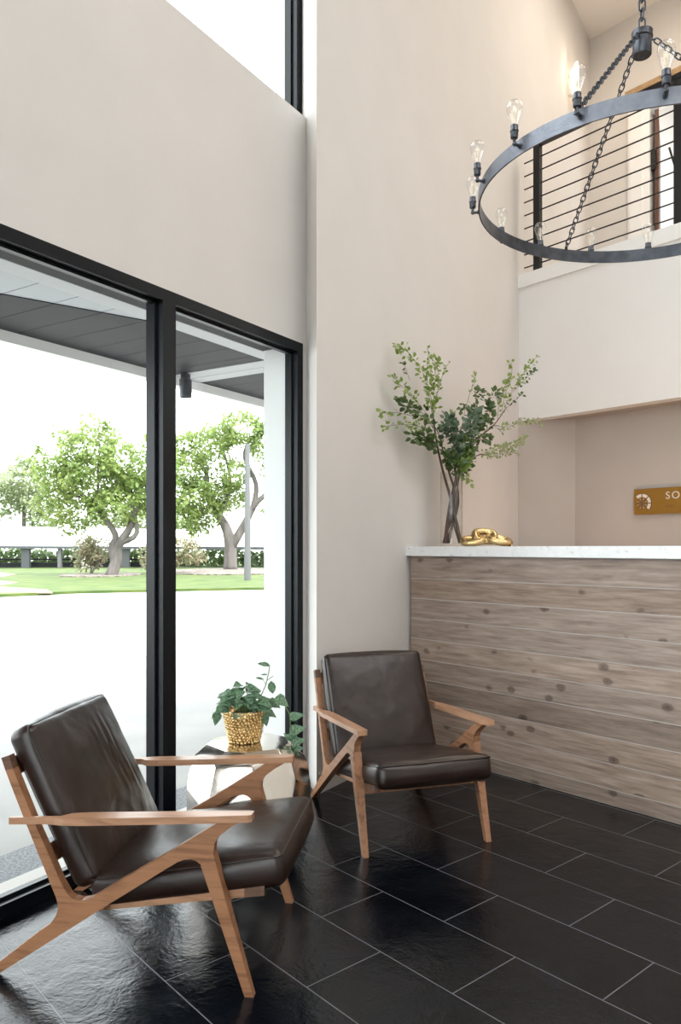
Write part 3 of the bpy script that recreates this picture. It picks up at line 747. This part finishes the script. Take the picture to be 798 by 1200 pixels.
branch('thick bundle of round grey green leaves just above the vase mouth',
  [(522, 636, .01), (537, 590), (533, 552), (531, 530, .02), (533, 505, .02)],
  [([(530, 545, .03), (528, 525, .05), (524, 505, .04), (520, 492, .03)], 60, .036, .032, 2),
   ([(532, 540, .03), (538, 515, .05), (545, 497, .04), (552, 488, .02)], 80, .036, .034, 2),
   ([(534, 545, .04), (540, 530, .06), (537, 518, .05)], 60, .034, .034, 0),
   ([(533, 548, .05), (536, 540, .06), (541, 530, .06)], 70, .026, .024, 1),
   ([(532, 556, .03), (524, 545, .05), (518, 532, .05)], 46, .034, .022, 0),
   ([(532, 556, .03), (540, 548, .05), (548, 538, .04)], 30, .030, .018, 0),
   ([(530, 550, .04), (534, 548, .06), (538, 540, .06)], 40, .030, .022, 1),
   ([(524, 515, .02), (515, 505, .04), (520, 498, .04)], 30, .034, .024, 2),
   ([(532, 552, .05), (538, 560, .06), (543, 566, .06)], 14, .026, .012, 1)], .004)
branch('long woody branch reaching out over the desk with bright tip leaves',
  [(519, 636, .02), (527, 595), (536, 556), (545, 532), (556, 516), (577, 500), (594, 477)],
  [([(590, 482), (598, 462), (607, 447), (618, 430), (630, 418)], 34, .024, .013, 1),
   ([(588, 482), (592, 462), (598, 448), (600, 432), (598, 424)], 20, .024, .012, 1),
   ([(585, 487), (602, 470), (612, 462)], 8, .024, .006, 0),
   ([(600, 460), (612, 448), (622, 438), (628, 434)], 18, .022, .009, 0),
   ([(570, 505), (573, 488), (576, 470), (582, 460)], 44, .034, .022, 0),
   ([(568, 507), (560, 488), (560, 468), (564, 455)], 44, .030, .018, 0),
   ([(583, 492), (585, 472), (592, 452), (596, 442)], 22, .026, .013, 1),
   ([(556, 516), (562, 500), (558, 485)], 36, .034, .024, 0),
   ([(560, 515), (567, 515), (572, 514)], 16, .036, .014, 0)], .0055)
branch('low arching branch with small pale leaves over the gold chain links',
  [(524, 636, .01), (533, 600), (536, 570), (540, 549), (549, 540), (562, 533), (575, 533)],
  [([(560, 533), (575, 528), (590, 524), (605, 520), (617, 513)], 90, .020, .016, 3),
   ([(565, 533), (580, 534), (595, 530), (607, 532)], 46, .019, .013, 3),
   ([(555, 525), (560, 528), (563, 532)], 3, .02, .004, 0)], .0042)
branch('thin side branch with a few pale leaves ending below the white balcony front',
  [(538, 636, 0), (530, 600), (538, 552), (556, 520), (575, 500), (585, 499)],
  [([(580, 499), (595, 500), (608, 496), (620, 493), (634, 495)], 40, .023, .011, 3),
   ([(577, 498), (584, 503), (588, 507)], 3, .02, .004, 0)], .0026)
branch('slender sprig with tiny yellow green leaves above the middle of the bouquet',
  [(528, 636, -.01), (530, 600), (534, 552), (540, 510), (545, 480)],
  [([(546, 476), (551, 460), (556, 447), (557, 438)], 14, .020, .009, 3),
   ([(552, 490), (546, 476), (540, 482)], 12, .028, .014, 0),
   ([(523, 510), (528, 492), (531, 480)], 8, .022, .008, 1)], .0022)

# gold chain ornament
gc = thing('chain_ornament', 'gold chunky chain link ornament lying beside the glass vase', 'ornament', V((.955, 5.03, 1.309)))
def link(c, ax, ay, a, b, r):
    bm = NB(); pts = []
    for k in range(40):
        th = 2*PI*k/40; e = .7
        pts.append(c+ax*(a*math.copysign(abs(math.cos(th))**e, math.cos(th)))+ay*(b*math.copysign(abs(math.sin(th))**e, math.sin(th))))
    tube(bm, pts, r, 12, closed=True); return finish('chain_link', bm, M_['brass'], parent=gc, smooth=True)
link(V((-.078, -.015, .040)), V((.97, -.1, .10)).normalized(), V((.05, .90, .36)).normalized(), .062, .044, .0225)
link(V((.004, .01, .068)), V((1, 0, -.04)).normalized(), V((0, .70, .71)).normalized(), .066, .046, .0235)
link(V((.094, -.015, .042)), V((.95, -.05, -.20)).normalized(), V((.05, .92, .3)).normalized(), .070, .046, .0225)

# ------------------------------------------------------------------ chandelier
CH = V((1.221, 3.03, 2.692))
ch = thing('chandelier', 'dark iron ring chandelier with clear pear shaped bulbs hanging from chains', 'chandelier', CH)
R_ = .66
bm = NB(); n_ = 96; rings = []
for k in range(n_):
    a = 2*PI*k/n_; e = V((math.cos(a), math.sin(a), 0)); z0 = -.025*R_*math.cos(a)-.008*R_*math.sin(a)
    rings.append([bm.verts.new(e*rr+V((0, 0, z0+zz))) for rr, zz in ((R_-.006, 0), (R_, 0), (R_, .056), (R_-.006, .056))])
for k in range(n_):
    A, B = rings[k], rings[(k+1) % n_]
    for j in range(4): bm.faces.new((A[j], A[(j+1) % 4], B[(j+1) % 4], B[j])).material_index = 0 if j in (1, 2) else 1  # outer and top faces paler, inner and bottom faces darker
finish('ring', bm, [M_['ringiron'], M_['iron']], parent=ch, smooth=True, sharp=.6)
HB = V((-.015, 0, .575))
bm = NB(); lathe(bm, [(0, 0), (.034, 0), (.036, .003), (.036, .068), (.041, .07), (.041, .094), (.038, .096), (.006, .1), (.006, .112), (0, .112)], c=HB, seg=28)
ball(bm, HB+V((0, 0, -.003)), .005, 1)
for a in (-131, -12, 101):
    a = math.radians(a); e = V((math.cos(a), math.sin(a), 0)); tube(bm, [HB+e*.034+V((0, 0, .06)), HB+e*.052+V((0, 0, .06))], .004, 8)
finish('hub', bm, M_['iron'], parent=ch, smooth=True, sharp=.6)
def chain(p0, p1, ll=.034, r=.0028, wd=.0095, nm='chain'):
    d = p1-p0; L = d.length; d.normalize(); x, y = frame_at(d); n = max(2, int(L/(ll*.74))); st_ = L/n
    bm = NB()
    for i in range(n):
        c = p0+d*(st_*(i+.5)); s = x if i % 2 else y; h = ll/2-wd
        pts = []
        for k in range(7): a = PI*k/6; pts.append(c+d*(h+wd*math.sin(a))+s*wd*math.cos(a))
        for k in range(7): a = PI+PI*k/6; pts.append(c+d*(-h+wd*math.sin(a))+s*wd*math.cos(a))
        tube(bm, pts, r, 6, closed=True)
    return finish(nm, bm, M_['iron'], parent=ch, smooth=True)
for a in (-131, -12, 101):
    a = math.radians(a); e = V((math.cos(a), math.sin(a), 0)); chain(HB+e*.05+V((0, 0, .058)), e*(R_+.004)+V((0, 0, .060)), nm='chain')
    bm = NB(); tube(bm, [e*(R_-.01)+V((0, 0, .05)), e*(R_-.004)+V((0, 0, .068)), e*(R_+.014)+V((0, 0, .05))], .0035, 6); finish('chain_hook', bm, M_['iron'], parent=ch, smooth=True)
chain(HB+V((0, 0, .11)), V((-.015, 0, CEIL-CH.z-.03)), .050, .0034, .012, 'suspension_chain')
bm = NB(); lathe(bm, [(0, CEIL-CH.z), (.065, CEIL-CH.z), (.06, CEIL-CH.z-.02), (.01, CEIL-CH.z-.035), (0, CEIL-CH.z-.035)], c=V((-.015, 0, 0)), seg=28); finish('canopy', bm, M_['iron'], parent=ch, smooth=True)
ZS = .77
b0 = [(0, .0), (.0125, 0), (.0135, .006), (.0135, .028), (.0155, .030), (.0155, .036), (.0135, .040), (.0135, .058), (.012, .060), (0, .06)]
gl = [(.0115, .058), (.0125, .068), (.0165, .085), (.0225, .108), (.0268, .13), (.0275, .143), (.025, .158), (.018, .169), (.008, .1745), (0, .1755)]
b0 = [(r, z*ZS) for r, z in b0]; gl = [(r, z*ZS) for r, z in gl]
fl_ = []
for k in range(5):
    a = 2*PI*k/5; fl_ += [V((.004*math.cos(a), .004*math.sin(a), .085)), V((.010*math.cos(a), .010*math.sin(a), .138)), V((.010*math.cos(a+.6), .010*math.sin(a+.6), .138)), V((.004*math.cos(a+1.2), .004*math.sin(a+1.2), .085))]
proto = None
for k in range(16):
    a = math.radians([-107, -129.7, -151, -174.5, 162, 133, 111.5, 89.3, 67.2, 44, 22.5, 1, -20.6, -42, -63.8, -85.4][k]); e = V((math.cos(a), math.sin(a), 0))
    z0 = -.025*R_*math.cos(a)-.008*R_*math.sin(a); base = e*(R_+.029)+V((0, 0, z0+.048))
    if proto is None:
        bm = NB(); lathe(bm, b0, seg=16)
        tube(bm, [V((0, 0, .002)), V((0, 0, -.012)), V((-.006, 0, -.021)), V((-.029, 0, -.021))], .0058, 8)
        ball(bm, V((0, 0, -.02)), .0082, 2); tube(bm, [V((-.021, 0, -.021)), V((-.029, 0, -.021))], .009, 8)
        so = finish('bulb_socket', bm, M_['iron'], parent=ch, smooth=True, sharp=.6)
        bm = NB(); lathe(bm, gl, seg=20); bu = finish('light_bulb', bm, M_['bulb'], parent=ch, smooth=True)
        bm = NB(); tube(bm, [V((p.x, p.y, p.z*ZS)) for p in fl_], .00055, 4); tube(bm, [V((0, 0, .046)), V((0, 0, .105))], .0022, 6); fi = finish('filament', bm, M_['filament'], parent=bu)
        proto = (so, bu, fi)
    else:
        so, bu, fi = (o.copy() for o in proto)
        for o in (so, bu, fi): COL.objects.link(o)
        so.parent = ch; bu.parent = ch; fi.parent = bu
    so.location = bu.location = base; so.rotation_euler.z = a

# ------------------------------------------------------------------ wall sconce high on the middle wall
sp_ = P2+U*4.83+V((0, 0, 6.02))
sc_ = thing('wall_sconce', 'small frosted glass wall sconce high up on the tall plaster wall', 'wall lamp', sp_+V((0, 0, .2)), math.atan2(U.y, U.x))
bm = NB()
for (x0, x1, z0, z1, y) in ((-.09, .06, -.2, .16, -.07),):
    n1, n2 = 8, 8; vv = []
    for i in range(n1+1):
        u = i/n1; row = []
        for j in range(n2+1):
            t_ = j/n2; wd = .03+.10*math.sin(PI*min(1, t_*.75+.1)); x = (u-.5)*2*wd
            row.append(bm.verts.new(V((x+.02*t_, -.10+x*x*4, -.22+.42*t_+.04*math.sin(u*5)))))
        vv.append(row)
    for i in range(n1):
        for j in range(n2): bm.faces.new((vv[i][j], vv[i+1][j], vv[i+1][j+1], vv[i][j+1]))
bmesh.ops.solidify(bm, geom=bm.faces[:], thickness=.006)
finish('glass_shade', bm, M_['sconce'], parent=sc_, smooth=True)
bm = NB(); box(bm, -.03, .03, -.045, 0, -.1, .08); bevel(bm, .006, 2); finish('wall_bracket', bm, M_['white'], parent=sc_)
light('sconce_bulb', 'POINT', sp_+M*.16+V((0, 0, .3)), 3.2, (1, .8, .58), .06)

# ------------------------------------------------------------------ outdoors: ground
bm = NB(); prism(bm, [(-140, -40), (60, -40), (60, 160), (-140, 160)], -.3, -.06); struct('ground_pavement', bm, M_['asphalt'])
bm = NB(); wbox(bm, -7, 6, WT-.0, .53, -.06, -.012); wbox(bm, -7, 2.2, .05, WT+.01, -.1, -.012); struct('trim_5', bm, M_['pebble'])
bm = NB(); prism(bm, [(-60, 20.2), (-9.4, 20.8), (-7.8, 22.5), (-3.5, 24.2), (0, 25), (30, 30), (30, 70), (-60, 70)], -.06, 0.02)
g_ = finish('lawn', bm, M_['grass']); tag(g_, 'bright green grass lawn beyond the pavement outside', 'lawn', kind='stuff')
bm = NB(); pts = [(-40, 20.6), (-8.2, 21.6), (-9.0, 23.2), (-11.4, 25), (-11.9, 28), (-14.6, 31), (-15.4, 36), (-20, 43), (-40, 44)]
prism(bm, pts, 0.0, .03); o = finish('sandy_patch', bm, M_['sand']); tag(o, 'pinkish bare sandy patch in the lawn outside', 'soil', kind='stuff')
bm = NB(); prism(bm, [(-11.2+1.8*math.cos(a*PI/8), 35.5+2.6*math.sin(a*PI/8)) for a in range(16)], 0, .06)
prism(bm, [(-5.6+4.0*math.cos(a*PI/8), 41+5.5*math.sin(a*PI/8)) for a in range(16)], 0, .07)
o = finish('mulch_bed', bm, M_['mulch']); tag(o, 'brown bark mulch around the tree trunks outside', 'mulch', kind='stuff')

# entrance canopy over the window
cp = thing('entrance_canopy', 'pale boarded canopy with white gutter seen through the tall window', 'canopy', w(0, 1.4, 2.95))
CL = cp.location.copy()
def cput(nm, bm, m, parent=None, **k):
    bmesh.ops.transform(bm, matrix=Matrix.Translation(-CL), verts=bm.verts); return finish(nm, bm, m, parent=parent or cp, **k)
bm = NB(); t_ = -7
while t_ < 8.5:
    wbox(bm, t_, t_+.292, WT+.02, 2.18, 2.95, 2.97); t_ += .30
bevel(bm, .003, 1); wbox(bm, -7, 8.5, WT+.02, 2.78, 2.966, 3.1)
cput('soffit_boards', bm, M_['soffit'])
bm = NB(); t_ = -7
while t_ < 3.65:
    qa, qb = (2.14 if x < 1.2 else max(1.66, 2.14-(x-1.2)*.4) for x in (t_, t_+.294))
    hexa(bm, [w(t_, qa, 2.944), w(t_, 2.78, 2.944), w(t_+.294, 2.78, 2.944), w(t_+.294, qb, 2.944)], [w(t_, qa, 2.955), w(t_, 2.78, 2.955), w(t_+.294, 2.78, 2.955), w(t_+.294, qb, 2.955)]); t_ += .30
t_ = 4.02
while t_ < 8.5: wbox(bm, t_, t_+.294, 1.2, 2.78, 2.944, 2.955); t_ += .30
bevel(bm, .002, 1); cput('soffit_shade_strip', bm, M_['soffit_shade_rail'])  # darkened outer boards: shade painted on as strips below the soffit
bm = NB(); wbox(bm, -7, 8.5, 1.50, 1.66, 2.938, 2.95); wbox(bm, 3.655, 3.83, 1.66, 2.77, 2.936, 2.95); wbox(bm, 3.84, 4.01, 1.5, 2.77, 2.936, 2.95)
cput('soffit_trim', bm, M_['trimgrey'])
bm = NB(); wbox(bm, -7, 8.5, 2.78, 2.90, 2.86, 3.12); bevel(bm, .01, 2); cput('gutter', bm, M_['white'])
o = thing('outdoor_downlight', 'dark cylinder light hanging under the canopy outside the window', 'outdoor light', w(3.67, 2.62, 2.94))
bm = NB(); lathe(bm, [(0, 0), (.045, 0), (.045, -.05), (.058, -.055), (.058, -.22), (.05, -.22), (.045, -.18), (0, -.18)], seg=20); finish('lamp_body', bm, M_['iron'], parent=o, smooth=True, sharp=.6)

# ------------------------------------------------------------------ trees and far things
def tree(name, label, base, trunk, clumps, nl, L, seed, lm='leaf_tree'):
    r = random.Random(seed); t = thing(name, label, 'tree', base)
    bm = NB()
    for pts, ra, rb in trunk:
        q = smooth_path([V(p) for p in pts], 4); tube(bm, q, [ra+(rb-ra)*i/(len(q)-1) for i in range(len(q))], 8)
    finish('trunk', bm, M_['bark'], parent=t, smooth=True)
    bl = NB(); vol = [c[3]**2*c[4] for c in clumps]; sm = sum(vol)
    for (x, y, z, rx, rz), v in zip(clumps, vol):
        for i in range(int(nl*v/sm)):
            p = V((r.gauss(0, 1), r.gauss(0, 1), r.gauss(0, 1))).normalized()*(r.uniform(.35, 1)**.6)
            p = V((x+p.x*rx, y+p.y*rx, z+p.z*rz))
            p += V((noise.noise(p*1.1), noise.noise(p*1.1+V((5, 0, 0))), noise.noise(p*1.1+V((0, 9, 0)))))*.5
            l = L*r.uniform(.6, 1.3); leaf(bl, p, V((r.uniform(-1, 1), r.uniform(-1, 1), r.uniform(-1, .5))), V((r.uniform(-1, 1), r.uniform(-1, 1), 1)), l, l*.6, .1, .1)
    finish('foliage', bl, M_[lm], parent=t); return t
tree('shade_tree', 'leafy green tree with forked trunk outside, seen through the pane nearer the foreground chair', (-10.6, 35, 0),
     [([(0, 0, 0), (.25, 0, .7), (.35, 0, 1.4), (.9, 0, 2.3), (1.3, 0, 3.6)], .30, .12), ([(.2, 0, .6), (.05, 0, 1.3), (.2, 0, 1.9), (-.5, 0, 2.9), (-1.8, 0, 4.2)], .22, .08),
      ([(.35, 0, 1.5), (1.2, 0, 2.0), (.9, 0, 3.5)], .15, .08), ([(-.2, 0, 2.5), (-.6, 0, 4), (-.5, 0, 6)], .1, .04), ([(-1.2, 0, 3.6), (-2.5, 0, 3.9)], .07, .03)],
     [(-.9, 0, 4.4, 1.9, 1.5), (-2.2, 0, 4.8, 1.4, 1.1), (-2.7, 0, 3.6, .9, .9), (-1.0, 0, 5.9, 1.3, .9), (.6, 0, 5.0, 1.4, 1.2), (1.6, 0, 4.0, 1.3, 1.3), (.4, 0, 3.3, 1.6, .9), (-1.6, 0, 2.9, 1.2, .6), (-.1, 0, 6.3, .8, .6), (2.3, 0, 5.0, 1.0, 1.0), (-3.2, 0, 5.2, .6, .6), (-2.0, 0, 6.4, .8, .6), (-.6, 0, 6.9, .7, .5), (-2.2, 0, 2.5, .9, .5), (1.9, 0, 6.2, .7, .6)],
     10500, .21, 1)
tree('shade_tree', 'leafy green tree with pale spreading limbs outside, standing behind the light pole', (-6.4, 44, 0),
     [([(0, 0, 0), (0, 0, 1.4), (-.3, 0, 2.6), (-1.2, 0, 4.0), (-1.4, 0, 6)], .42, .12), ([(.05, 0, 1.3), (.9, 0, 2.8), (1.6, 0, 4.0), (3.2, 0, 5.2)], .28, .1),
      ([(1.3, 0, 3.5), (1.5, 0, 5.0), (.8, 0, 6.6), (1.2, 0, 7.6)], .18, .06), ([(-.6, 0, 3.2), (.0, 0, 5), (-.4, 0, 7)], .15, .05)],
     [(-1.8, 0, 4.2, 1.8, 1.3), (-2.6, 0, 5.8, 1.5, 1.2), (-1.2, 0, 7.4, 1.5, 1.1), (.6, 0, 8.2, 1.7, 1.0), (2.2, 0, 7.4, 1.4, 1.0), (.2, 0, 5.6, 1.2, .9), (2.9, 0, 5.8, 1.2, 1.0), (3.0, 0, 3.4, 1.0, 1.1), (-.3, 0, 4.3, 1.3, .9), (-2.4, 0, 3.0, 1.3, .9), (-1.0, 0, 3.0, .9, .5), (-2.9, 0, 7.3, .9, .8), (3.9, 0, 4.4, 1.0, 1.1)],
     11500, .24, 2)
tree('shade_tree', 'pale distant tree outside, partly cut by the photo edge beside the first pane', (-26.0, 62, 0),
     [([(0, 0, 0), (.1, 0, 4), (0, 0, 7)], .25, .1)], [(0, 0, 6.5, 2.3, 1.8), (-1.8, 0, 5.2, 1.8, 1.5), (1.2, 0, 4.8, 1.6, 1.5), (0, 0, 8, 1.2, 1.0), (2.0, 0, 3.4, 1.4, .9)], 4200, .33, 3, 'leaf_far')
tree('shade_tree', 'pale distant tree outside, behind the carport roof between the first two trees', (-17.5, 66, 0),
     [([(0, 0, 0), (.1, 0, 3)], .25, .1)], [(0, 0, 4.0, 3.0, 1.5), (3, 0, 3.8, 2.4, 1.4), (-3.2, 0, 3.6, 2, 1.1)], 2600, .36, 8, 'leaf_far')
tree('dry_shrub', 'sparse reddish shrub outside at the foot of the first forked tree', (-12.2, 37, 0),
     [([(0, 0, 0), (.1, 0, .8)], .06, .03), ([(0, 0, 0), (.6, 0, .9)], .05, .02)], [(0, 0, 1.15, .75, .65), (.3, 0, 1.6, .6, .4), (-.3, 0, .7, .6, .4)], 1800, .16, 4, 'leaf_dry')
tree('dry_shrub', 'sparse grey green shrub outside on the far side of the first forked tree', (-8.9, 38, 0),
     [([(0, 0, 0), (.2, 0, 1.2)], .05, .02), ([(.4, 0, 0), (.6, 0, 1.6)], .05, .02)], [(0, 0, .9, 1.0, .6), (.7, 0, 1.4, .8, .6), (-.7, 0, .7, .6, .4), (1.4, 0, 1.0, .8, .6)], 2600, .16, 6, 'leaf_dry')
hg = NB(); r = random.Random(9)
for i in range(5200):
    x = r.uniform(-40, 6); f = r.random(); leaf(hg, V((x, 54+r.uniform(-.5, .5), r.uniform(0, 1.15+.15*math.sin(x*1.3)))), V((r.uniform(-1, 1), r.uniform(-1, 1), r.uniform(-1, 1))), V((r.uniform(-1, 1), -1, 1)), .34, .26, .1, .1)
h = finish('hedge', hg, M_['leaf_hedge']); tag(h, 'long clipped green hedge outside behind the trees', 'hedge', kind='stuff')
cpv = thing('carport', 'long low white roofed carport outside beyond the lawn', 'carport', (-20, 48, 0))
def kput(nm, bm, m): bmesh.ops.translate(bm, vec=(20, -48, 0), verts=bm.verts); return finish(nm, bm, m, parent=cpv)
bm = NB(); hexa(bm, [V((-46, 46, 1.50)), V((6, 50, 1.30)), V((6, 50.2, 1.30)), V((-46, 46.2, 1.5))], [V((-46, 51.5, 3.2)), V((6, 55.5, 2.3)), V((6, 55.7, 2.3)), V((-46, 51.7, 3.2))]); kput('roof', bm, M_['white'])
bm = NB(); hexa(bm, [V((-46, 45.9, 1.38)), V((6, 49.9, 1.12)), V((6, 50.1, 1.12)), V((-46, 46.1, 1.38))], [V((-46, 45.9, 1.52)), V((6, 49.9, 1.32)), V((6, 50.1, 1.32)), V((-46, 46.1, 1.52))]); kput('eave_beam', bm, M_['darkgrey'])
for x, wd, m_ in ((-27.5, .5, 'darkgrey'), (-23.8, .5, 'darkgrey'), (-20.0, .5, 'darkgrey'), (-17.9, .22, 'grey'), (-16.3, .42, 'white'), (-13.8, .5, 'darkgrey')):
    bm = NB(); y = 46.2+(x+46)*.077; box(bm, x-wd/2, x+wd/2, y-.15, y+.15, 0, 1.4); kput('post', bm, M_[m_])
bm = NB()
for z0, z1 in ((.06, .34), (.50, .60)): hexa(bm, [V((-46, 47.0, z0)), V((-13, 49.5, z0)), V((-13, 49.6, z0)), V((-46, 47.1, z0))], [V((-46, 47.0, z1)), V((-13, 49.5, z1)), V((-13, 49.6, z1)), V((-46, 47.1, z1))])
kput('rail', bm, M_['soffit_shade_rail'])
lp = NB(); tube(lp, [V((0, 0, 0)), V((0, 0, 5.4))], [.14, .09], 12); o = finish('light_pole', lp, M_['grey'], loc=(-3.68, 30, 0), smooth=True, sharp=.6)
tag(o, 'slim grey concrete pole outside in front of the spreading tree', 'pole')
